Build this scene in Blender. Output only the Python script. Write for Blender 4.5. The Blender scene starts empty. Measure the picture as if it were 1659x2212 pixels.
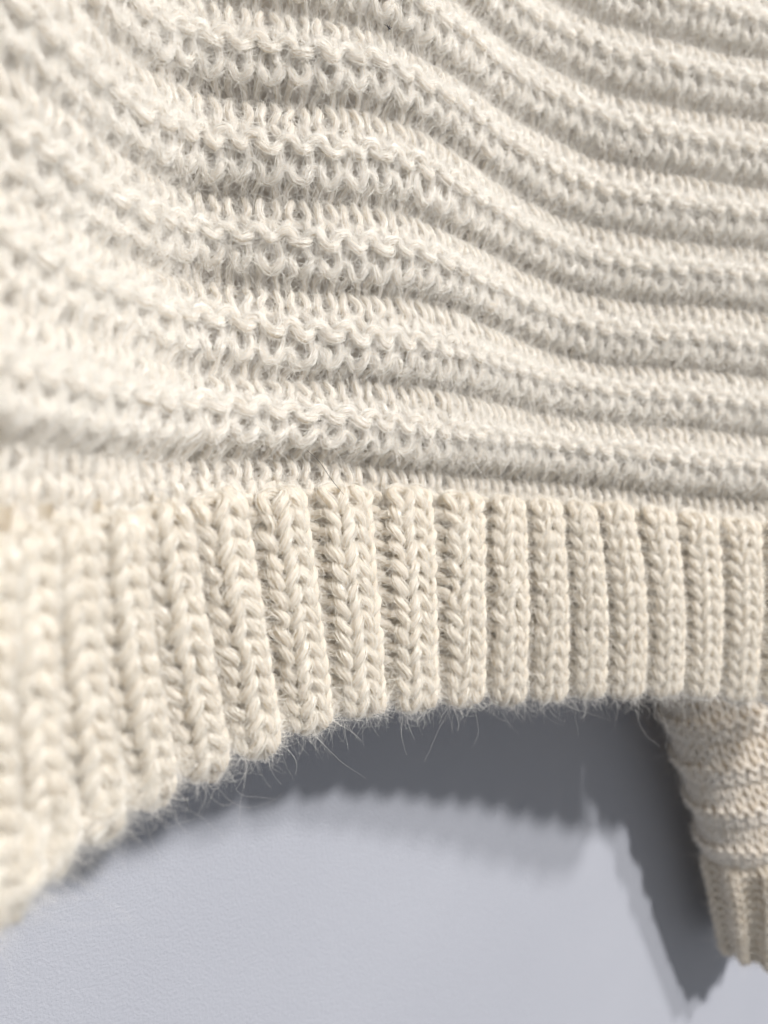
import bpy, math, random
import numpy as np
from mathutils import Vector

random.seed(7)
RNG = np.random.default_rng(11)
scene = bpy.context.scene
COL = scene.collection

# ------------------------------------------------------------------ camera
# picture units: the photograph measured at 1659 x 2212, focal length 1662
FPX, CX, CY = 1662.0, 829.5, 1106.0
YAW = math.atan(0.80)                 # camera looks along the wall towards the right
WALL_Z0 = 0.210                       # metres to the wall along the view axis
CAM = np.array([0.0, -WALL_Z0 * math.cos(YAW), 1.30])
FWD = np.array([math.sin(YAW), math.cos(YAW), 0.0])
RGT = np.array([math.cos(YAW), -math.sin(YAW), 0.0])
UP = np.array([0.0, 0.0, 1.0])

cam_data = bpy.data.cameras.new("camera")
cam_data.sensor_fit = 'VERTICAL'
cam_data.sensor_height = 36.0
cam_data.lens = 36.0 * FPX / 2212.0
cam_data.clip_start = 0.005
cam_data.clip_end = 50.0
cam_data.dof.use_dof = True
cam_data.dof.focus_distance = 0.145
cam_data.dof.aperture_fstop = 12.5
cam = bpy.data.objects.new("camera", cam_data)
COL.objects.link(cam)
cam.location = Vector(CAM)
cam.rotation_euler = (math.radians(90), 0, -YAW)
scene.camera = cam

# ------------------------------------------------------------------ light
world = bpy.data.worlds.new("World")
scene.world = world
world.use_nodes = True
bg = world.node_tree.nodes["Background"]
bg.inputs[0].default_value = (0.93, 0.96, 1.0, 1)
bg.inputs[1].default_value = 0.36


def shop_spot(name, direction, power, radius, color, dist=2.2):
    """a ceiling spot of the shop; direction is towards the lamp (right, up, out of the wall)"""
    d = np.array([direction[0], -direction[2], direction[1]], float)
    d /= np.linalg.norm(d)
    target = np.array([0.12, -0.05, 1.26])
    ld = bpy.data.lights.new(name, 'SPOT')
    ld.energy = power
    ld.shadow_soft_size = radius
    ld.spot_size = math.radians(50)
    ld.spot_blend = 0.6
    ld.color = color
    o = bpy.data.objects.new(name, ld)
    COL.objects.link(o)
    o.location = Vector(target + d * dist)
    o.rotation_euler = Vector(-d).to_track_quat('-Z', 'Y').to_euler()
    return o


shop_spot("shop_spot", (0.26, 0.70, 1.0), 184, 0.075, (1.0, 0.985, 0.975))
shop_spot("shop_spot", (0.58, 0.79, 1.0), 115, 0.075, (1.0, 0.985, 0.975))

scene.view_settings.view_transform = 'Standard'
scene.view_settings.look = 'None'
scene.view_settings.gamma = 1.0
scene.view_settings.exposure = 0.0
scene.cycles.max_bounces = 6
scene.cycles.diffuse_bounces = 4
scene.cycles.transmission_bounces = 5
scene.cycles.glossy_bounces = 3
scene.cycles.transparent_max_bounces = 8
scene.cycles_curves.shape = 'RIBBONS'
scene.cycles.use_adaptive_sampling = True
scene.cycles.adaptive_threshold = 0.03
scene.cycles.use_denoising = True
scene.cycles.denoiser = 'OPENIMAGEDENOISE'
scene.cycles.denoising_input_passes = 'RGB_ALBEDO_NORMAL'
scene.cycles.denoising_prefilter = 'ACCURATE'


# ------------------------------------------------------------------ materials
def new_mat(name):
    m = bpy.data.materials.new(name)
    m.use_nodes = True
    nt = m.node_tree
    for n in list(nt.nodes):
        nt.nodes.remove(n)
    out = nt.nodes.new('ShaderNodeOutputMaterial')
    return m, nt, out


def wool_material(name, c_lo, c_hi, bump=0.35):
    m, nt, out = new_mat(name)
    N, L = nt.nodes.new, nt.links.new
    uv = N('ShaderNodeUVMap'); uv.uv_map = "yarn"
    mp = N('ShaderNodeMapping'); mp.inputs['Scale'].default_value = (7.0, 0.9, 1.0)
    sk = N('ShaderNodeVectorMath'); sk.operation = 'ADD'
    # twist: shear the round-the-yarn coordinate with the length
    sep = N('ShaderNodeSeparateXYZ'); L(uv.outputs[0], sep.inputs[0])
    tw = N('ShaderNodeMath'); tw.operation = 'MULTIPLY_ADD'
    L(sep.outputs[1], tw.inputs[0]); tw.inputs[1].default_value = 0.22; L(sep.outputs[0], tw.inputs[2])
    comb = N('ShaderNodeCombineXYZ'); L(tw.outputs[0], comb.inputs[0]); L(sep.outputs[1], comb.inputs[1])
    L(comb.outputs[0], mp.inputs[0])
    n1 = N('ShaderNodeTexNoise'); n1.noise_dimensions = '2D'
    n1.inputs['Scale'].default_value = 2.6; n1.inputs['Detail'].default_value = 5; n1.inputs['Roughness'].default_value = 0.65
    L(mp.outputs[0], n1.inputs['Vector'])
    geo = N('ShaderNodeNewGeometry')
    n2 = N('ShaderNodeTexNoise'); n2.inputs['Scale'].default_value = 260.0; n2.inputs['Detail'].default_value = 3
    L(geo.outputs['Position'], n2.inputs['Vector'])
    ramp = N('ShaderNodeValToRGB')
    ramp.color_ramp.elements[0].position = 0.30; ramp.color_ramp.elements[0].color = (*c_lo, 1)
    ramp.color_ramp.elements[1].position = 0.72; ramp.color_ramp.elements[1].color = (*c_hi, 1)
    mx = N('ShaderNodeMath'); mx.operation = 'MULTIPLY_ADD'
    L(n2.outputs[0], mx.inputs[0]); mx.inputs[1].default_value = 0.45
    sc = N('ShaderNodeMath'); sc.operation = 'MULTIPLY'; L(n1.outputs[0], sc.inputs[0]); sc.inputs[1].default_value = 0.55
    L(sc.outputs[0], mx.inputs[2])
    L(mx.outputs[0], ramp.inputs[0])
    bp = N('ShaderNodeBump'); bp.inputs['Strength'].default_value = bump; bp.inputs['Distance'].default_value = 0.0006
    L(n1.outputs[0], bp.inputs['Height'])
    pr = N('ShaderNodeBsdfPrincipled')
    L(ramp.outputs[0], pr.inputs['Base Color'])
    pr.inputs['Roughness'].default_value = 0.75
    pr.inputs['Specular IOR Level'].default_value = 0.2
    pr.inputs['Sheen Weight'].default_value = 0.12
    pr.inputs['Sheen Roughness'].default_value = 0.4
    L(bp.outputs[0], pr.inputs['Normal'])
    tr = N('ShaderNodeBsdfTranslucent')
    wt = N('ShaderNodeMix'); wt.data_type = 'RGBA'; wt.blend_type = 'MULTIPLY'; wt.inputs[0].default_value = 1.0
    L(ramp.outputs[0], wt.inputs[6]); wt.inputs[7].default_value = (1.0, 0.94, 0.84, 1)     # light that has gone through wool is warmer
    L(wt.outputs[2], tr.inputs[0])
    mix = N('ShaderNodeMixShader'); mix.inputs[0].default_value = 0.38
    L(pr.outputs[0], mix.inputs[1]); L(tr.outputs[0], mix.inputs[2])
    L(mix.outputs[0], out.inputs[0])
    return m


def fuzz_material(name, col, gloss=0.18):
    m, nt, out = new_mat(name)
    N, L = nt.nodes.new, nt.links.new
    df = N('ShaderNodeBsdfDiffuse'); df.inputs[0].default_value = (*col, 1)
    tr = N('ShaderNodeBsdfTranslucent'); tr.inputs[0].default_value = (*col, 1)
    gl = N('ShaderNodeBsdfGlossy'); gl.inputs[0].default_value = (1, 0.97, 0.92, 1); gl.inputs['Roughness'].default_value = 0.32
    m1 = N('ShaderNodeMixShader'); m1.inputs[0].default_value = 0.45
    L(df.outputs[0], m1.inputs[1]); L(tr.outputs[0], m1.inputs[2])
    m2 = N('ShaderNodeMixShader'); m2.inputs[0].default_value = gloss
    L(m1.outputs[0], m2.inputs[1]); L(gl.outputs[0], m2.inputs[2])
    L(m2.outputs[0], out.inputs[0])
    return m


def plain_material(name, col, rough=0.6):
    m, nt, out = new_mat(name)
    pr = nt.nodes.new('ShaderNodeBsdfPrincipled')
    no = nt.nodes.new('ShaderNodeTexNoise'); no.inputs['Scale'].default_value = 900
    rp = nt.nodes.new('ShaderNodeValToRGB')
    rp.color_ramp.elements[0].color = (*[c * 0.7 for c in col], 1)
    rp.color_ramp.elements[1].color = (*[min(1, c * 1.3) for c in col], 1)
    nt.links.new(no.outputs[0], rp.inputs[0]); nt.links.new(rp.outputs[0], pr.inputs['Base Color'])
    pr.inputs['Roughness'].default_value = rough
    nt.links.new(pr.outputs[0], out.inputs[0])
    return m


MAT_BODY = wool_material("ivory_mohair_yarn", (0.935, 0.868, 0.768), (0.980, 0.952, 0.900))
MAT_RIB = wool_material("cream_rib_yarn", (0.93, 0.852, 0.728), (0.980, 0.938, 0.856), 0.45)
MAT_FUZZ = fuzz_material("ivory_fuzz", (0.98, 0.958, 0.912))
MAT_RIBFUZZ = fuzz_material("cream_fuzz", (0.978, 0.945, 0.878))
MAT_DARK = plain_material("dark_hair", (0.018, 0.012, 0.009), 0.35)
MAT_GREY = plain_material("grey_hair", (0.16, 0.15, 0.16), 0.4)
MAT_LINT = plain_material("charcoal_lint", (0.035, 0.033, 0.04), 0.8)


def wall_material():
    m, nt, out = new_mat("white_wall_paint")
    N, L = nt.nodes.new, nt.links.new
    geo = N('ShaderNodeNewGeometry')
    n1 = N('ShaderNodeTexNoise'); n1.inputs['Scale'].default_value = 1500; n1.inputs['Detail'].default_value = 4; n1.inputs['Roughness'].default_value = 0.6
    n2 = N('ShaderNodeTexNoise'); n2.inputs['Scale'].default_value = 420; n2.inputs['Detail'].default_value = 2
    n3 = N('ShaderNodeTexNoise'); n3.inputs['Scale'].default_value = 14; n3.inputs['Detail'].default_value = 3
    for n in (n1, n2, n3):
        L(geo.outputs['Position'], n.inputs['Vector'])
    add = N('ShaderNodeMath'); add.operation = 'MULTIPLY_ADD'
    L(n2.outputs[0], add.inputs[0]); add.inputs[1].default_value = 0.35; L(n1.outputs[0], add.inputs[2])
    bp = N('ShaderNodeBump'); bp.inputs['Strength'].default_value = 0.42; bp.inputs['Distance'].default_value = 0.0006
    L(add.outputs[0], bp.inputs['Height'])
    rp = N('ShaderNodeValToRGB')
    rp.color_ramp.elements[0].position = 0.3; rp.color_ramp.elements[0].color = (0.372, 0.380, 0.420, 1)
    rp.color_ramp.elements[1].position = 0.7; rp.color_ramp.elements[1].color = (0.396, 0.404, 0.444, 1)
    L(n3.outputs[0], rp.inputs[0])
    pr = N('ShaderNodeBsdfPrincipled')
    L(rp.outputs[0], pr.inputs['Base Color']); L(bp.outputs[0], pr.inputs['Normal'])
    pr.inputs['Roughness'].default_value = 0.6
    pr.inputs['Specular IOR Level'].default_value = 0.3
    L(pr.outputs[0], out.inputs[0])
    return m


# ------------------------------------------------------------------ helpers
def at(px, py, z):
    """a point z metres along the view axis, measured in picture units -> world"""
    px, py, z = np.broadcast_arrays(np.asarray(px, float), np.asarray(py, float), np.asarray(z, float))
    X = (px - CX) * z / FPX
    Y = (CY - py) * z / FPX
    return CAM + z[..., None] * FWD + X[..., None] * RGT + Y[..., None] * UP


def smooth_table(kx, ky, lo, hi, step=4.0, sigma=22.0):
    """dense smoothed table of a measured curve"""
    x = np.arange(lo - 200, hi + 200 + step, step)
    y = np.interp(x, kx, ky)
    kx = np.asarray(kx, float); ky = np.asarray(ky, float)
    sl = (ky[1] - ky[0]) / (kx[1] - kx[0]); y = np.where(x < kx[0], ky[0] + sl * (x - kx[0]), y)
    sr = (ky[-1] - ky[-2]) / (kx[-1] - kx[-2]); y = np.where(x > kx[-1], ky[-1] + sr * (x - kx[-1]), y)
    k = np.arange(-int(3 * sigma / step), int(3 * sigma / step) + 1) * step
    w = np.exp(-0.5 * (k / sigma) ** 2); w /= w.sum()
    ys = np.convolve(np.pad(y, len(k) // 2, mode='edge'), w, mode='valid')
    s = (x >= lo) & (x <= hi)
    return x[s], ys[s]


def value_noise(seed, n, cell):
    """smooth 1-D noise, n samples"""
    r = np.random.default_rng(seed)
    k = r.normal(size=int(n / cell) + 4)
    t = np.arange(n) / cell
    i = t.astype(int); f = t - i; f = f * f * (3 - 2 * f)
    return k[i] * (1 - f) + k[i + 1] * f


def link(o, parent=None):
    COL.objects.link(o)
    if parent is not None:
        o.parent = parent
    return o


def grid_mesh(name, pts, mat, parent=None):
    h, w, _ = pts.shape
    idx = np.arange(h * w).reshape(h, w)
    f = np.stack([idx[:-1, :-1], idx[:-1, 1:], idx[1:, 1:], idx[1:, :-1]], -1).reshape(-1, 4)
    me = bpy.data.meshes.new(name)
    me.from_pydata(pts.reshape(-1, 3).tolist(), [], f.tolist())
    me.polygons.foreach_set("use_smooth", np.ones(len(f), bool))
    me.uv_layers.new(name="yarn")
    me.materials.append(mat)
    return link(bpy.data.objects.new(name, me), parent)


SIDES = 8


def tube_mesh(name, segs, mat, sides=SIDES, core=0.86):
    """segs: list of (P, N, B, R, S) runs of yarn -> one mesh of open tubes with yarn coordinates"""
    ang = np.linspace(0, 2 * math.pi, sides, endpoint=False)
    ca, sa = np.cos(ang), np.sin(ang)
    V, F, UV, base = [], [], [], 0
    for P, Nn, B, R, S in segs:
        n = len(P)
        ring = P[:, None, :] + core * R[:, None, None] * (ca[None, :, None] * Nn[:, None, :] + sa[None, :, None] * B[:, None, :])
        V.append(ring.reshape(-1, 3))
        i, k = np.meshgrid(np.arange(n - 1), np.arange(sides), indexing='ij')
        k2 = (k + 1) % sides
        f = np.stack([i * sides + k, i * sides + k2, (i + 1) * sides + k2, (i + 1) * sides + k], -1).reshape(-1, 4)
        F.append(f + base); base += n * sides
        u0 = k / sides; u1 = (k + 1) / sides
        s0 = S[:-1][i] ; s1 = S[1:][i]
        uv = np.stack([np.stack([u0, s0], -1), np.stack([u1, s0], -1), np.stack([u1, s1], -1), np.stack([u0, s1], -1)], 2)
        UV.append(uv.reshape(-1, 2))
    V = np.concatenate(V); F = np.concatenate(F); UV = np.concatenate(UV)
    me = bpy.data.meshes.new(name)
    me.vertices.add(len(V)); me.vertices.foreach_set("co", V.astype(np.float32).ravel())
    me.loops.add(F.size); me.loops.foreach_set("vertex_index", F.astype(np.int32).ravel())
    me.polygons.add(len(F))
    me.polygons.foreach_set("loop_start", np.arange(0, F.size, 4, dtype=np.int32))
    me.polygons.foreach_set("use_smooth", np.ones(len(F), bool))
    uvl = me.uv_layers.new(name="yarn")
    uvl.uv.foreach_set("vector", UV.astype(np.float32).ravel())
    me.update(calc_edges=True)
    me.materials.append(mat)
    return me


def hair_object(name, strands, radii, mat, parent=None):
    """strands: (n, k, 3) array, radii: (n, k)"""
    n, k, _ = strands.shape
    cu = bpy.data.hair_curves.new(name)
    cu.add_curves([k] * n)
    cu.attributes['position'].data.foreach_set('vector', strands.astype(np.float32).ravel())
    ra = cu.attributes.get('radius') or cu.attributes.new('radius', 'FLOAT', 'POINT')
    ra.data.foreach_set('value', radii.astype(np.float32).ravel())
    cu.materials.append(mat)
    return link(bpy.data.objects.new(name, cu), parent)


# ------------------------------------------------------------------ the garment's measured shape
# body: depth of the cloth and height of each welt (lower row of purl bumps)
BK = [-420, -220, -80, 0, 100, 200, 300, 370, 430, 500, 600, 700, 800, 900, 1000, 1100, 1200, 1300, 1500, 1659, 1900]
BZ = [.082, .086, .091, .096, .104, .114, .1245, .132, .1365, .139, .141, .144, .149, .156, .166, .179, .188, .193, .200, .206, .214]
LO, HI = -420, 2110
bx, bz = smooth_table(BK, BZ, LO, HI)

WK = np.array([300, 400, 500, 600, 700, 800, 900, 1000, 1100, 1200, 1300, 1400, 1500, 1659], float)
nan = np.nan
WELTS = np.array([
    [930, 940, 945, 946, 952, 964, 977, 985, 995, 1005, 1014, 1028, 1036, 1050],
    [715, 755, 770, 786, 786, 792, 800, 817, 842, 868, 885, 892, 896, 915],
    [530, 553, 570, 583, 590, 600, 606, 640, 690, 735, 760, 766, 770, 790],
    [315, 365, 380, 390, 398, 402, 430, 480, 530, 580, 610, 623, 627, 645],
    [95, 135, 165, 176, 188, 194, 235, 295, 370, 430, 460, 480, 495, 510],
    [nan, nan, nan, nan, 0, 20, 80, 140, 210, 262, 310, 335, 350, 380],
    [nan, nan, nan, nan, nan, nan, nan, nan, 60, 115, 160, 185, 205, 230],
    [nan, nan, nan, nan, nan, nan, nan, nan, nan, nan, nan, 40, 65, 100]])
PER = 0.0168
wz = np.interp(WK, bx, bz)
WY = (CY - WELTS) * wz / FPX
for n in range(1, len(WY)):
    miss = np.isnan(WY[n])
    WY[n, miss] = WY[n - 1, miss] + PER * 0.985
WY = np.vstack([WY[0] - PER * 1.05, WY, WY[-1] + PER, WY[-1] + 2 * PER, WY[-1] + 3 * PER])   # n = -1 ... 10
WYT = []
for row in WY:
    kx = np.concatenate([[-420, 200], WK, [1900]])
    ky = np.concatenate([[row[0] * 1.0, row[0]], row, [row[-1]]])
    WYT.append(smooth_table(kx, ky, LO, HI)[1])
WYT = np.array(WYT)

# rib hem: depth, top and bottom edge
RK = [-300, -100, 0, 100, 200, 300, 400, 500, 620, 760, 900, 1000, 1100, 1200, 1350, 1600, 1800]
RZ = [.066, .073, .080, .088, .097, .106, .115, .124, .135, .147, .160, .169, .176, .181, .187, .201, .212]
rx, rz = smooth_table(RK, RZ, LO, HI)
RT = smooth_table([-100, 0, 66, 245, 360, 430, 620, 760, 900, 1000, 1100, 1260, 1450, 1600, 1700],
                  [1155, 1136, 1114, 1088, 1068, 1050, 1029, 1032, 1037, 1047, 1055, 1064, 1084, 1102, 1110], LO, HI)[1]
RB = smooth_table([-100, 0, 50, 100, 200, 340, 480, 580, 680, 800, 900, 1000, 1100, 1200, 1350, 1450, 1600, 1700, 1850, 1950, 2050, 2110],
                  [1985, 1888, 1848, 1810, 1744, 1668, 1606, 1566, 1534, 1506, 1496, 1492, 1484, 1480, 1474, 1473, 1485, 1498, 1512, 1490, 1390, 1310], LO, HI)[1]
# groove between ribs: picture x at the top, the middle and the bottom of the hem
GROOVE = np.array([[-245, -255, -260], [-155, -165, -168], [-72, -75, -75], [15, 18, 22], [98, 118, 142], [184, 226, 266], [296, 342, 380],
                   [406, 458, 500], [538, 580, 614], [670, 705, 727], [815, 832, 845], [948, 955, 958], [1055, 1056, 1056],
                   [1138, 1145, 1146], [1213, 1230, 1232], [1285, 1310, 1315], [1368, 1395, 1400], [1460, 1476, 1480],
                   [1555, 1560, 1560], [1650, 1646, 1638], [1740, 1735, 1728], [1832, 1826, 1818], [1920, 1912, 1903], [2005, 1996, 1986], [2070, 2062, 2053]], float)
G0 = 3            # row of GROOVE that is the first groove seen at the left border
RIB_ROWS = 13.0


def smoothstep(a, b, x):
    t = np.clip((x - a) / (b - a), 0, 1)
    return t * t * (3 - 2 * t)


# arc length along the body at mid height -> wale number
_p = at(bx, 600.0 + 0 * bx, bz)
_p = CAM + bz[:, None] * FWD + ((bx - CX) * bz / FPX)[:, None] * RGT
_arc = np.concatenate([[0], np.cumsum(np.linalg.norm(np.diff(_p, axis=0), axis=1))])
WALE = 0.00545
_u = _arc / WALE
N_WALES = int(_u[-1])


WELT_V = np.array([0, .5, 1, 1.5, 2, 2.5, 3, 3.4, 3.7, 4.0])
WELT_Y = np.array([0, .14, .285, .415, .53, .655, .78, .88, .95, 1.0])     # purl courses stand tall, the knit ones are drawn in
WELT_H = np.array([.0013, .0020, .0020, .0014, .0003, -.0011, -.0021, -.0025, -.0018, .0013])


def welt_height(v):
    d = np.linspace(0, 4, 161)
    y = np.interp(d, WELT_V, WELT_H)[:-1]
    k = np.exp(-0.5 * (np.arange(-20, 21) / 4.5) ** 2); k /= k.sum()
    y = np.convolve(np.concatenate([y[-20:], y, y[:20]]), k, mode='valid')
    return np.interp(np.mod(v, 4.0), d[:-1], y, period=4.0)


def body_base(u, v):
    px = np.interp(u, _u, bx)
    z = np.interp(px, bx, bz)
    zr = np.interp(px, rx, rz)
    w = smoothstep(9.0, -2.6, v)
    z = z * (1 - w) + (zr + 0.0008) * w
    fl = np.floor(v / 4.0); fr = v - 4.0 * fl
    n = np.clip(fl + np.interp(fr, WELT_V, WELT_Y) + 1.0, 0, len(WYT) - 1.001)
    i = n.astype(int); f = n - i
    xi = (px - LO) / 4.0
    a = np.clip(xi.astype(int), 0, WYT.shape[1] - 2); g = xi - a
    def row(k):
        return WYT[k, a] * (1 - g) + WYT[k, a + 1] * g
    Y = row(i) * (1 - f) + row(np.minimum(i + 1, len(WYT) - 1)) * f
    zz = np.interp(px, bx, bz)
    # keep the cloth under the same picture line while it leans out to the hem
    Y = Y * (z / zz)
    X = (px - CX) * z / FPX
    return CAM + z[..., None] * FWD + X[..., None] * RGT + Y[..., None] * UP


def rib_wale(W):
    """wale coordinate (4 per rib) -> rib coordinate and height of the rib's swell"""
    k = np.floor(W / 4.0); f = W - 4.0 * k
    kx = np.array([0, .5, 1, 1.5, 2, 2.5, 3, 3.5, 4.0])
    ky = np.array([0, .065, .145, .32, .50, .68, .855, .935, 1.0])
    hh = np.array([-.0058, -.0048, -.0005, .0003, .0005, .0003, -.0006, -.0048, -.0058])
    # where the hem turns towards the room its ribs close up like a concertina, one flank facing out
    ky2 = np.array([0, .07, .14, .28, .44, .60, .74, .86, 1.0])
    hh2 = np.array([-.0058, -.0050, -.0019, .0007, .0020, .0019, .0004, -.0042, -.0058])
    mid = np.interp(W / 4.0 + G0, np.arange(len(GROOVE)), GROOVE[:, 1])
    w = smoothstep(850, 430, mid)
    g1, g2 = np.interp(f, kx, ky), np.interp(f, kx, ky2)
    return k + g1 * (1 - w) + g2 * w, np.interp(f, kx, hh) * (1 - w) + np.interp(f, kx, hh2) * w


def rib_base(W, v):
    g, h = rib_wale(W)
    q = np.clip((RIB_ROWS - v) / RIB_ROWS, -0.15, 1.0)           # 0 top, 1 bottom
    gi = np.arange(len(GROOVE))
    t = np.interp(g + G0, gi, GROOVE[:, 0]); m = np.interp(g + G0, gi, GROOVE[:, 1]); b = np.interp(g + G0, gi, GROOVE[:, 2])
    a2 = 2 * (t + b - 2 * m); a1 = b - t - a2
    px = t + a1 * q + a2 * q * q
    z = np.interp(px, rx, rz)
    yt = np.interp(px, rx, RT); yb = np.interp(px, rx, RB)
    py = yt + (yb - yt) * q
    X = (px - CX) * z / FPX
    Y = (CY - py) * z / FPX
    z = z - 0.0022 * np.sin(np.pi * np.clip(q, 0, 1))             # the hem bellies out a little
    # below the edge the knitting turns under
    rho = 0.0026
    th = np.clip(-v, 0, 9) * 0.0033 / rho
    Y = Y - rho * np.sin(np.minimum(th, math.pi)) + np.maximum(th - math.pi, 0) * rho
    Y = Y + 0.0013 * (0.5 + 0.5 * np.cos(math.pi * W / 2.0)) ** 2 * smoothstep(2.2, -0.2, v)      # notches between the rib ends
    Y = Y + 0.00025 * (np.sin(g * 2.3 + 0.7) + np.sin(g * 5.1) * .7) * smoothstep(4.0, 0.0, v)          # no two ribs are equally long
    back = rho * (1 - np.cos(np.minimum(th, math.pi)))
    z = z + back
    # the first rows sit a little behind where they leave the body
    z = z + 0.0016 * smoothstep(RIB_ROWS - 1.2, RIB_ROWS + 1.0, v)
    return CAM + z[..., None] * FWD + X[..., None] * RGT + Y[..., None] * UP, h


def frame(fn, u, v, eps=0.03):
    p = fn(u, v)
    du = fn(u + eps, v) - fn(u - eps, v)
    dv = fn(u, v + eps) - fn(u, v - eps)
    n = np.cross(du, dv)
    n /= np.linalg.norm(n, axis=-1, keepdims=True) + 1e-12
    # the side of the room
    return p, n


def body_surface(u, v, h):
    p, n = frame(body_base, u, v, 0.25)
    px = np.interp(u, _u, bx)
    welt = welt_height(v) * smoothstep(-2.4, -0.8, v) * (0.42 + 0.58 * smoothstep(180, 460, px))
    hem = -(0.0030 + 0.0012 * smoothstep(420, 120, px)) * smoothstep(0.3, -1.6, v)
    lump = 0.00025 * (np.sin(u * .83 + v * .41) * np.sin(v * .67 - u * .29 + 1.3) + .6 * np.sin(u * 1.9 + 2.1 * np.sin(v * .5)) * np.sin(v * 1.3 + u * .4))
    return p + n * (h + welt + hem + lump)[..., None], n


def rib_surface(W, v, h):
    p, _ = rib_base(W, v)
    e = 0.4
    Wc = 4 * np.floor(W / 4) + 2 + 0 * W
    def only(W_, v_):
        return rib_base(W_, v_)[0]
    # normal of the smooth hem, leaned by the swell of the rib
    du = only(W + 2.0, v) - only(W - 2.0, v)
    dv = only(W, v + e) - only(W, v - e)
    n0 = np.cross(du, dv); n0 /= np.linalg.norm(n0, axis=-1, keepdims=True)
    sw = 1 - 0.35 * smoothstep(0.8, -1.5, v)
    h0 = rib_wale(W)[1] * sw
    q = n0 * h0[..., None]
    hl = rib_wale(W + e)[1] * sw; hr = rib_wale(W - e)[1] * sw
    du2 = only(W + e, v) - only(W - e, v) + n0 * (hl - hr)[..., None]
    n = np.cross(du2, dv); n /= np.linalg.norm(n, axis=-1, keepdims=True)
    return p + q + n * h[..., None], n


# sleeve: flattened tube hanging beside the body, in picture units along its length
SV = np.array([-6.0, 0.0, 7.5, 16.0, 24.0, 32.0, 40.0, 52.0])        # rows, 0 = lower edge of the cuff
S_PX = np.array([1650, 1652, 1662, 1650, 1620, 1590, 1565, 1530.0])
S_PY = np.array([2048, 2048, 1868, 1690, 1510, 1330, 1150, 880.0])
S_HW = np.array([104, 118, 178, 226, 272, 285, 288, 290.0])
S_Z = np.array([.304, .304, .300, .293, .286, .281, .279, .277])
S_TH = np.array([.012, .013, .0165, .0185, .019, .019, .019, .019])
S_WALES = 40


def sleeve_surface(u, v, h):
    def base(u, v):
        a = 2 * math.pi * u / S_WALES + math.pi              # 0 at the far left edge
        vv = np.maximum(v, 0)
        px = np.interp(vv, SV, S_PX); py = np.interp(vv, SV, S_PY); z = np.interp(vv, SV, S_Z)
        hw = np.interp(vv, SV, S_HW) * z / FPX; th = np.interp(vv, SV, S_TH)
        # out of the wall is -Y, along the wall is X
        c = at(px, py, z)
        under = np.clip(-v, 0, 4) * 0.003
        sh = 1 - 0.10 * np.clip(-v, 0, 3)
        fold = 1 - 0.28 * np.exp(-((np.mod(a, 2 * math.pi) - 4.75) / 0.10) ** 2) * smoothstep(9, 4, v)
        ex = np.cos(a) * hw * sh
        ey = np.sin(a) * th * sh * fold
        p = c + ex[..., None] * np.array([1, 0, 0]) + ey[..., None] * np.array([0, 1, 0]) + (under * 0.55)[..., None] * UP
        # rows climb towards the right
        p = p + (0.10 * ex * smoothstep(-1, 12, v))[..., None] * UP
        p = p + (0.0045 * (ex / np.maximum(hw, 1e-6)) ** 2 * smoothstep(6, 0, v))[..., None] * UP
        return p
    p = base(u, v)
    du = base(u + .3, v) - base(u - .3, v)
    dv = base(u, v + .3) - base(u, v - .3)
    n = np.cross(du, dv); n /= np.linalg.norm(n, axis=-1, keepdims=True) + 1e-12
    cuff = smoothstep(11.2, 10.2, v)
    welt = 0.0013 * np.cos(2 * math.pi * (v - 9.0) / 4.0) * (1 - cuff)
    ribs = 0.0015 * np.cos(2 * math.pi * (u - 1.0) / 4.0) * cuff
    return p + n * (h + welt + ribs)[..., None], n


# ------------------------------------------------------------------ knitting
SPS = 22          # samples per stitch


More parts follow.
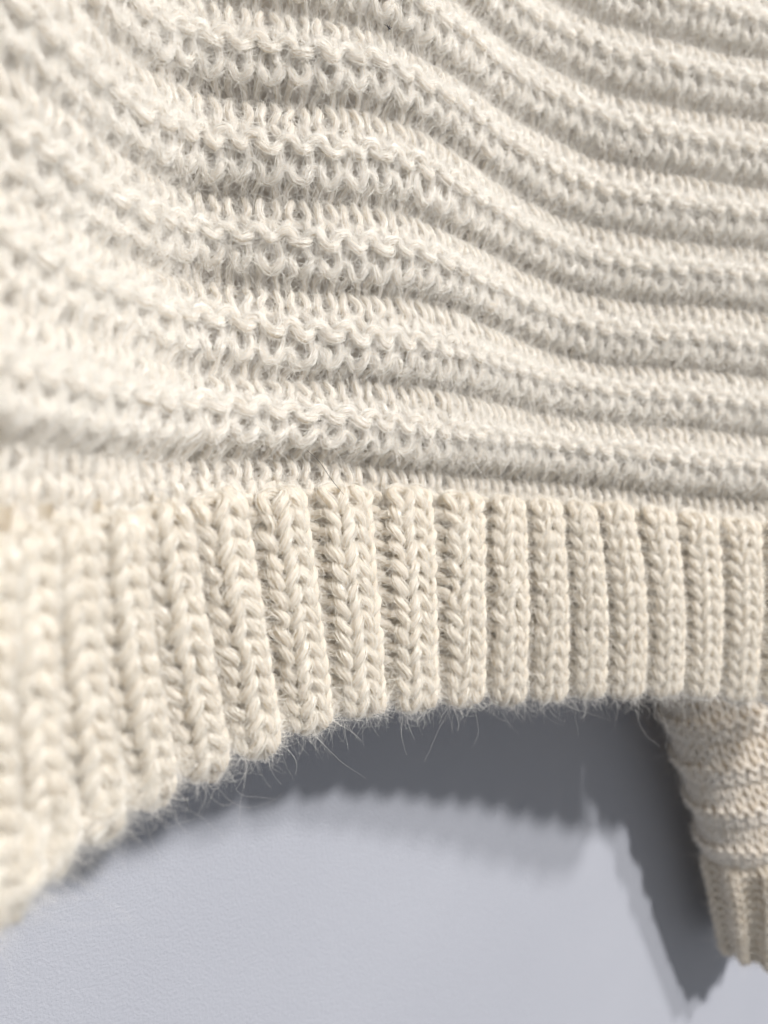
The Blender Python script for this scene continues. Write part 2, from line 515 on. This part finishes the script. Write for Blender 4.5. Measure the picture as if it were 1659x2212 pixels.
def knit_row(surface, j, u0, u1, kind, R, D, legb, legt, seed, jit=0.05, sps=SPS, v0=.30, v2=1.04):
    """the yarn of one course: list of stitches, each (P, N, B, R, S) with the run's own samples"""
    n = u1 - u0
    r = np.random.default_rng(seed)
    uc = np.arange(u0, u1) + 0.5
    T = np.array([kind(i, j) for i in range(u0, u1)], float)
    Tp = np.array([kind(i - 1, j) for i in range(u0, u1)], float)
    Tq = np.array([kind(i + 1, j) for i in range(u0, u1)], float)
    Tn = np.array([kind(i, j + 1) for i in range(u0, u1)], float)
    hs, hr, hl, hh = -D * (T + Tp) / 2, -D * (T + Tq) / 2, D * np.where(T > 0, 1.0, -0.65), -D * Tn
    hh = np.where((T > 0) & (Tn < 0), -0.35 * D, hh)       # the last knit loops hide behind the purl bumps
    J = lambda s=1.0: r.normal(size=n) * jit * s
    jb, jt, jv = J(), J(), J()
    sk = J(0.8)
    cp = [
        (uc - .50 + J(.5), j - .06 - .14 * (hs > 0) + J(.8), hs * (1.05 + .4 * (hs > 0))),
        (uc - .31 + jb, j + .00 - .06 * (hs > 0) + J(.6), hs * .85 + hl * .05),
        (uc - legb + jb, j + v0 + jv * .5, hl * .80),
        (uc - (legb + legt) / 2 + sk, j + .68 + jv, hl * 1.12),
        (uc - legt + jt, j + v2 + jv, hl * .55 + hh * .25),
        (uc - legt * .62 + jt, j + 1.30 + jv, hh * .95),
        (uc + sk, j + 1.40 + jv + J(.5), hh * 1.1),
        (uc + legt * .62 + jt, j + 1.30 + jv, hh * .95),
        (uc + legt + jt, j + v2 + jv, hl * .55 + hh * .25),
        (uc + (legb + legt) / 2 + sk, j + .68 + jv, hl * 1.12),
        (uc + legb + jb, j + v0 + jv * .5, hl * .80),
        (uc + .31 + jb, j + .00 - .06 * (hr > 0) + J(.6), hr * .85 + hl * .05)]
    C = np.stack([np.stack([a, b, c], -1) for a, b, c in cp], 1).reshape(-1, 3)
    C = np.vstack([C, [[u1 + .0, j - .06, hr[-1]]], [[u1 + .2, j, hr[-1]]]])
    C = np.vstack([[[u0 - .2, j, hs[0]]], C])
    K = len(cp)
    # Catmull-Rom
    tt = np.arange(n * sps + 1) / sps * K
    i = np.minimum(tt.astype(int), n * K - 1); f = (tt - i)[:, None]
    a, b, c, d = C[i], C[i + 1], C[i + 2], C[i + 3]
    Q = 0.5 * (2 * b + (c - a) * f + (2 * a - 5 * b + 4 * c - d) * f ** 2 + (3 * b - a - 3 * c + d) * f ** 3)
    P, SN = surface(Q[:, 0], Q[:, 1], Q[:, 2])
    Tg = np.gradient(P, axis=0); Tg /= np.linalg.norm(Tg, axis=1, keepdims=True) + 1e-12
    # rotation-minimising frame
    Nn = np.zeros_like(P)
    nv = np.cross(Tg[0], SN[0]); nv = np.cross(nv, Tg[0]); nv /= np.linalg.norm(nv) + 1e-12
    for m in range(len(P)):
        t = Tg[m]
        nv = nv - t * float(nv @ t)
        nv = nv / (math.sqrt(float(nv @ nv)) + 1e-12)
        Nn[m] = nv
    B = np.cross(Tg, Nn)
    L = np.concatenate([[0], np.cumsum(np.linalg.norm(np.diff(P, axis=0), axis=1))])
    Rr = R * (1 + 0.10 * value_noise(seed + 5, len(P) + 2, 9)[:len(P)] + 0.05 * value_noise(seed + 6, len(P) + 2, 3)[:len(P)])
    S = L / (2 * math.pi * R) + (seed % 97) * 3.7
    out = []
    for k in range(n):
        s = slice(k * sps, (k + 1) * sps + 1)
        out.append((P[s], Nn[s], B[s], np.maximum(Rr[s], R * .6), S[s]))
    return out


def fuzz(segs, per, seed, R, L0, L1, along, out, rnd, curl, rad, K=7, view=True, taper=True):
    """hairs leaving the yarn; per = how many for each stitch"""
    if not segs:
        return None
    r = np.random.default_rng(seed)
    P = np.concatenate([s[0][:-1] for s in segs]); Nn = np.concatenate([s[1][:-1] for s in segs])
    B = np.concatenate([s[2][:-1] for s in segs]); Rr = np.concatenate([s[3][:-1] for s in segs])
    T = np.cross(Nn, B)
    n = int(per * len(segs))
    if n < 1:
        return None
    m = r.integers(0, len(P), n)
    th = r.uniform(0, 2 * math.pi, n)
    rad_dir = np.cos(th)[:, None] * Nn[m] + np.sin(th)[:, None] * B[m]
    p = P[m] + rad_dir * (Rr[m] * r.uniform(.75, 1.0, n))[:, None]
    sg = np.where(r.random(n) < .5, -1.0, 1.0)[:, None]
    d = along * sg * T[m] + out * rad_dir * r.uniform(.2, 1.6, n)[:, None] + rnd * r.normal(size=(n, 3))
    d /= np.linalg.norm(d, axis=1, keepdims=True)
    Ln = r.uniform(0, 1, n) ** 1.6 * (L1 - L0) + L0
    st = Ln / (K - 1)
    ax = r.normal(size=(n, 3))
    ax /= np.linalg.norm(ax, axis=1, keepdims=True)
    bend = r.normal(size=n) * curl
    pts = np.zeros((n, K, 3)); pts[:, 0] = p
    for k in range(1, K):
        d = d + np.cross(ax, d) * (bend * st * 1000 * .16)[:, None] + r.normal(size=(n, 3)) * .10
        d /= np.linalg.norm(d, axis=1, keepdims=True)
        p = p + d * st[:, None]
        pts[:, k] = p
    rr = rad * r.uniform(.6, 1.3, n)[:, None] * np.ones((1, K)) * np.clip(((P[m] - CAM) @ FWD) / 0.145, .5, 1.3)[:, None]
    if taper:
        rr = rr * np.linspace(1, .35, K)[None, :]
    return pts, rr


def fibres(rows, per, seed, rad, K=8, lift=0.35):
    """fibres that run along the yarn itself; rows: lists of consecutive stitches"""
    outs, rads = [], []
    r = np.random.default_rng(seed)
    for segs in rows:
        if not segs:
            continue
        P = np.concatenate([s[0][:-1] for s in segs]); Nn = np.concatenate([s[1][:-1] for s in segs])
        B = np.concatenate([s[2][:-1] for s in segs]); Rr = np.concatenate([s[3][:-1] for s in segs])
        n = int(per * len(segs)); span = r.integers(5, 13, n)
        if len(P) < 16:
            continue
        m = r.integers(0, len(P) - 14, n)
        th = r.uniform(0, 2 * math.pi, n); tw = r.normal(size=n) * .5 + .55
        r0 = r.uniform(.95, 1.25, n); r1 = r0 + np.abs(r.normal(size=n)) * lift
        k = np.linspace(0, 1, K)[None, :]
        fi = m[:, None] + k * span[:, None]
        i = fi.astype(int); f = (fi - i)[..., None]
        a = th[:, None] + tw[:, None] * k * 2
        rr = (r0[:, None] + (r1 - r0)[:, None] * k ** 2) * Rr[i]
        C = P[i] * (1 - f) + P[np.minimum(i + 1, len(P) - 1)] * f
        outs.append(C + rr[..., None] * (np.cos(a)[..., None] * Nn[i] + np.sin(a)[..., None] * B[i]))
        rads.append(rad * r.uniform(.6, 1.3, n)[:, None] * np.linspace(1, .5, K)[None, :])
    return np.concatenate(outs), np.concatenate(rads)


def add_fuzz(name, parent, mat, sets):
    for K in sorted(set(s[0].shape[1] for s in sets if s is not None)):
        ss = [s for s in sets if s is not None and s[0].shape[1] == K]
        o = hair_object(name, np.concatenate([s[0] for s in ss]), np.concatenate([s[1] for s in ss]), mat, parent)
        o["kind"] = "stuff"


def to_px(p):
    d = p - CAM
    z = d @ FWD
    return CX + FPX * (d @ RGT) / z, CY - FPX * (d @ UP) / z, z


def in_view(seg, margin=60):
    x, y, z = to_px(seg[0].mean(0))
    return -margin < x < 1659 + margin and -margin < y < 2212 + margin


# ------------------------------------------------------------------ the wall
me = bpy.data.meshes.new("wall")
me.from_pydata([(-1.6, 0, 0), (2.4, 0, 0), (2.4, 0, 2.6), (-1.6, 0, 2.6), (-1.6, .1, 0), (2.4, .1, 0), (2.4, .1, 2.6), (-1.6, .1, 2.6)], [],
               [(0, 1, 2, 3), (7, 6, 5, 4), (0, 3, 7, 4), (1, 5, 6, 2), (3, 2, 6, 7), (0, 4, 5, 1)])
me.materials.append(wall_material())
wall = link(bpy.data.objects.new("wall", me))
wall["kind"] = "structure"
wall["label"] = "smooth white painted wall behind the sweater"

# ------------------------------------------------------------------ the sweater
sweater = bpy.data.objects.new("sweater", None)
sweater.location = (0.1, -0.06, 1.25)
sweater.empty_display_size = 0.02
link(sweater)
sweater["label"] = "fuzzy cream welted knit sweater with a ribbed hem hanging on the white wall"
sweater["category"] = "sweater"
bpy.context.view_layer.update()
PINV = sweater.matrix_world.inverted()


def under(o, parent=sweater):
    o.parent = parent
    if parent is sweater:
        o.matrix_parent_inverse = PINV
    return o


BODY_R, RIB_R = 0.00088, 0.00100
BODY_TOP = 36


def body_kind(i, j):
    if j < -2:
        return 1
    return -1 if (j % 4) in (0, 1) else 1


def rib_kind(i, j):
    return 1 if (i % 4) in (1, 2) else -1


# ---- body: welts of two purl courses and the sunken knit courses between them
body_rows = {}
for j in range(-4, BODY_TOP):
    sunk = j >= -2 and body_kind(0, j) > 0          # the knit courses in the valleys are stretched thin and open
    body_rows[j] = knit_row(body_surface, j, 1, N_WALES - 1, body_kind, BODY_R * (.80 if sunk else 1.0), BODY_R * .95,
                            .17 if sunk else .15, .27 if sunk else .31, 1000 + j * 31, .06)
# ---- hem
W0, W1 = -4 * G0, 4 * (len(GROOVE) - 1 - G0)
rib_rows = {j: knit_row(rib_surface, j, W0 + 4, W1 - 4, rib_kind, RIB_R, RIB_R * .9, .10, .37, 5000 + j * 17, .06, v0=.20, v2=1.10)
            for j in range(-4, int(RIB_ROWS) - 1)}


def stitch_size(seg):
    x, y, z = to_px(seg[0].mean(0))
    return 1 / z if (-10 < x < 1669 and -10 < y < 2222) else 0


def build_part(name, rows, single, mat, fuzzmat, seed, stitch_name, dens):
    """one welt, band or rib: its stitches (those in `single` each an object) and its fuzz"""
    rest = [s for key, s in rows if key not in single]
    me = tube_mesh(name, rest if rest else [rows[0][1]], mat)
    o = under(link(bpy.data.objects.new(name, me)))
    for key, s in rows:
        if key in single and rest:
            st = bpy.data.objects.new(stitch_name, tube_mesh(stitch_name, [s], mat))
            link(st); st.parent = o
    if rest and len(rest) > 1:
        o["kind"] = "stuff"
    segs = [s for _, s in rows if in_view(s)]
    if segs:
        by = {}
        for key, s in rows:
            if in_view(s):
                by.setdefault(key[1], []).append((key[0], s))
        runs = []
        for j, lst in by.items():
            lst.sort(key=lambda t: t[0])
            run, last = [], None
            for i, s in lst:
                if last is not None and i != last + 1:
                    runs.append(run); run = []
                run.append(s); last = i
            runs.append(run)
        near = [q for q in segs if random.random() < float(smoothstep(600, 220, to_px(q[0].mean(0))[0]))] if name in ("purl_welt", "knit_valley") else []
        sets = [fuzz(near, 110, seed + 4, 0, .002, .0065, .5, .9, .5, 1.4, 2.6e-5, 8),
                fibres(runs, dens[0], seed, 4.0e-5),
                fuzz(segs, dens[1], seed + 1, 0, .0012, .0042, .9, .6, .35, 1.2, 3.2e-5, 8),
                fuzz(segs, dens[2], seed + 2, 0, .0025, .0080, .5, .8, .5, 1.6, 2.6e-5, 8),
                fuzz(segs, dens[2] * 2.0, seed + 5, 0, .0020, .0060, .4, 1.0, .5, 1.6, 1.3e-5, 8),
                fuzz(segs, dens[3], seed + 3, 0, .005, .015, .4, .8, .5, 1.8, 2.0e-5, 12)]
        pts8 = [s for s in sets if s is not None]
        K8 = [s for s in pts8 if s[0].shape[1] == 8]; K12 = [s for s in pts8 if s[0].shape[1] == 12]
        for grp in (K8, K12):
            if grp:
                h = hair_object("fuzz", np.concatenate([s[0] for s in grp]), np.concatenate([s[1] for s in grp]), fuzzmat)
                h.parent = o
                h["kind"] = "stuff"
    return o


BODY_DENS = (95, 105, 75, 8.0)
RIB_DENS = (80, 60, 22, 2.5)

groups = {}
for j, row in body_rows.items():
    n = (j // 4); typ = 'welt' if (j % 4) in (0, 1) and j >= 0 else 'valley'
    for i, s in enumerate(row):
        groups.setdefault((n, typ), []).append(((i, j), s))
cand = sorted(((stitch_size(s), key) for (n, t), rows in groups.items() if t == 'welt' for key, s in rows), reverse=True)
single_purl = {k for sz, k in cand[:290] if sz > 0}
for (n, typ), rows in groups.items():
    build_part("purl_welt" if typ == 'welt' else "knit_valley", rows, single_purl if typ == 'welt' else set(), MAT_BODY, MAT_FUZZ,
               100 + n * 7 + (3 if typ == 'welt' else 0), "purl_stitch", BODY_DENS if typ == 'welt' else tuple(.62 * d for d in BODY_DENS))

ribs = {}
for j, row in rib_rows.items():
    for i, s in enumerate(row):
        W = W0 + 4 + i
        ribs.setdefault((W // 4, 'rib' if W % 4 in (1, 2) else ('groove')), []).append(((W, j), s))
# the groove's two wales belong together across the rib border
grooves = {}
for (g, t), rows in list(ribs.items()):
    if t == 'groove':
        for (W, j), s in rows:
            grooves.setdefault((W + 1) // 4, []).append(((W, j), s))
        del ribs[(g, t)]
cand = sorted(((stitch_size(s), key) for rows in ribs.values() for key, s in rows if key[1] >= 0), reverse=True)
single_knit = {k for sz, k in cand[:290] if sz > 0}
for (g, t), rows in ribs.items():
    build_part("rib", rows, single_knit, MAT_RIB, MAT_RIBFUZZ, 4000 + g * 11, "knit_stitch", RIB_DENS)
for g, rows in grooves.items():
    build_part("rib_groove", rows, set(), MAT_RIB, MAT_RIBFUZZ, 6000 + g * 11, "purl_stitch", RIB_DENS)

# ---- long loose hairs along the lower edge of the hem
edge = [s for j in (-3, -2, -1) for s in rib_rows[j] if in_view(s)]
q = fuzz(edge, 2.8, 77, 0, .004, .017, .3, .8, .6, 2.2, 1.8e-5, 14)
q2 = fuzz(edge, 22.0, 78, 0, .002, .008, .4, .7, .6, 2.4, 1.8e-5, 14)
ho = hair_object("fuzz", np.concatenate([q[0], q2[0]]), np.concatenate([q[1], q2[1]]), MAT_RIBFUZZ); under(ho); ho["kind"] = "stuff"

# ---- inner face of the cloth, behind the stitches
uu, vv = np.meshgrid(np.linspace(0.5, N_WALES - .5, 150), np.linspace(-4, BODY_TOP + 1, 70))
pts, nn = body_surface(uu, vv, -0.0018 - 0.0020 * smoothstep(0.0003, -0.0018, welt_height(vv)))
o = under(grid_mesh("inner_face", pts, MAT_BODY))
ww, vv = np.meshgrid(np.linspace(W0 + 4, W1 - 4, 400), np.linspace(0.6, RIB_ROWS, 40))
pts, nn = rib_surface(ww, vv, -0.0010 - 0.0026 * smoothstep(RIB_ROWS - 2.4, RIB_ROWS - 1.0, vv))
o = under(grid_mesh("hem_inner_face", pts, MAT_RIB))

# ---- sleeve
def sleeve_kind(i, j):
    if j < 11:
        return 1 if (i % 4) in (0, 1) else -1
    return -1 if (j % 4) in (0, 1) else 1


sl_rows = {j: knit_row(sleeve_surface, j, 0, S_WALES, sleeve_kind, 0.00080, .00072, .14, .34, 9000 + j * 13, .05, 16) for j in range(-2, 44)}
for nm, js, fm, mt in (("sleeve", range(11, 44), MAT_FUZZ, MAT_BODY), ("cuff", range(-2, 11), MAT_RIBFUZZ, MAT_RIB)):
    segs = [s for j in js for s in sl_rows[j]]
    o = under(link(bpy.data.objects.new(nm, tube_mesh(nm, segs, mt, 6))))
    o["kind"] = "stuff"
    o["label"] = "welted sleeve hanging behind the hem" if nm == "sleeve" else "ribbed cuff at the end of the sleeve"
    vis = [s for s in segs if in_view(s)]
    sets = [fuzz(vis, 30, 31, 0, .0012, .0045, .9, .5, .3, 1.2, 2.4e-5, 7), fuzz(vis, 6, 32, 0, .003, .009, .5, .7, .45, 1.4, 2.2e-5, 7)]
    h = hair_object("fuzz", np.concatenate([s[0] for s in sets]), np.concatenate([s[1] for s in sets]), fm)
    h.parent = o; h["kind"] = "stuff"
uu, vv = np.meshgrid(np.linspace(0, S_WALES, 81), np.linspace(-2, 44, 90))
pts, nn = sleeve_surface(uu, vv, np.full_like(uu, -0.0016))
o = under(grid_mesh("sleeve_inner_face", pts, MAT_BODY))


# ------------------------------------------------------------------ stray hairs and lint
def stray(name, ctrl, rad, mat, label, category, group=None):
    """a loose hair: measured bends, as a thin tapering tube"""
    c = np.array(ctrl, float)
    P0 = at(c[:, 0], c[:, 1], c[:, 2])
    n = len(P0)
    tt = np.linspace(0, n - 1, 36)
    E = np.vstack([2 * P0[0] - P0[1], P0, 2 * P0[-1] - P0[-2]])
    i = np.minimum(tt.astype(int), n - 2); f = (tt - i)[:, None]
    a, b, cc, d = E[i], E[i + 1], E[i + 2], E[i + 3]
    P = 0.5 * (2 * b + (cc - a) * f + (2 * a - 5 * b + 4 * cc - d) * f ** 2 + (3 * b - a - 3 * cc + d) * f ** 3)
    T = np.gradient(P, axis=0); T /= np.linalg.norm(T, axis=1, keepdims=True)
    Nn = np.cross(T, FWD); Nn /= np.linalg.norm(Nn, axis=1, keepdims=True)
    B = np.cross(T, Nn)
    R = rad * (1 - 0.7 * np.abs(np.linspace(-1, 1, 36)) ** 3)
    o = link(bpy.data.objects.new(name, tube_mesh(name, [(P, Nn, B, R, np.linspace(0, 8, 36))], mat, 5)))
    o["label"] = label; o["category"] = category
    if group:
        o["group"] = group
    return o


stray("stray_hair", [(662, 972, .1352), (690, 998, .1360), (716, 1036, .1362), (744, 1070, .1380)], 7e-5, MAT_DARK,
      "dark brown stray hair lying on the knit just above the ribbed hem", "hair", "stray hairs on the sweater")
stray("stray_hair", [(1110, 88, .1745), (1135, 88, .1775), (1155, 80, .1795), (1168, 66, .1805)], 5e-5, MAT_GREY,
      "grey curved stray hair near the top of the sweater", "hair", "stray hairs on the sweater")
stray("stray_hair", [(322, 1058, .1025), (345, 1058, .1045), (366, 1066, .1060), (371, 1084, .1065)], 4.5e-5, MAT_GREY,
      "small curled grey hair on top of the left ribs", "hair", "stray hairs on the sweater")
stray("stray_hair", [(416, 1690, .1135), (404, 1712, .1135), (403, 1734, .114), (410, 1752, .1145)], 4.0e-5, MAT_DARK,
      "short dark hair caught in the fuzz below the hem", "hair", "stray hairs on the sweater")

c0 = at(840, 60, 0.1468)
segs = []
for k in range(6):
    r = np.random.default_rng(200 + k)
    t = np.linspace(-1, 1, 12)
    d1, d2 = r.normal(size=3), r.normal(size=3)
    P = c0 + (t[:, None] * d1 * .00030 + (t ** 2)[:, None] * d2 * .00025)
    T = np.gradient(P, axis=0); T /= np.linalg.norm(T, axis=1, keepdims=True)
    Nn = np.cross(T, [0.3, 0.5, 0.8]); Nn /= np.linalg.norm(Nn, axis=1, keepdims=True)
    segs.append((P, Nn, np.cross(T, Nn), .00012 * (1.1 - np.abs(t)), t))
o = link(bpy.data.objects.new("lint_speck", tube_mesh("lint_speck", segs, MAT_LINT, 5)))
o["label"] = "tiny charcoal speck of lint on the knit near the top edge"
o["category"] = "lint"
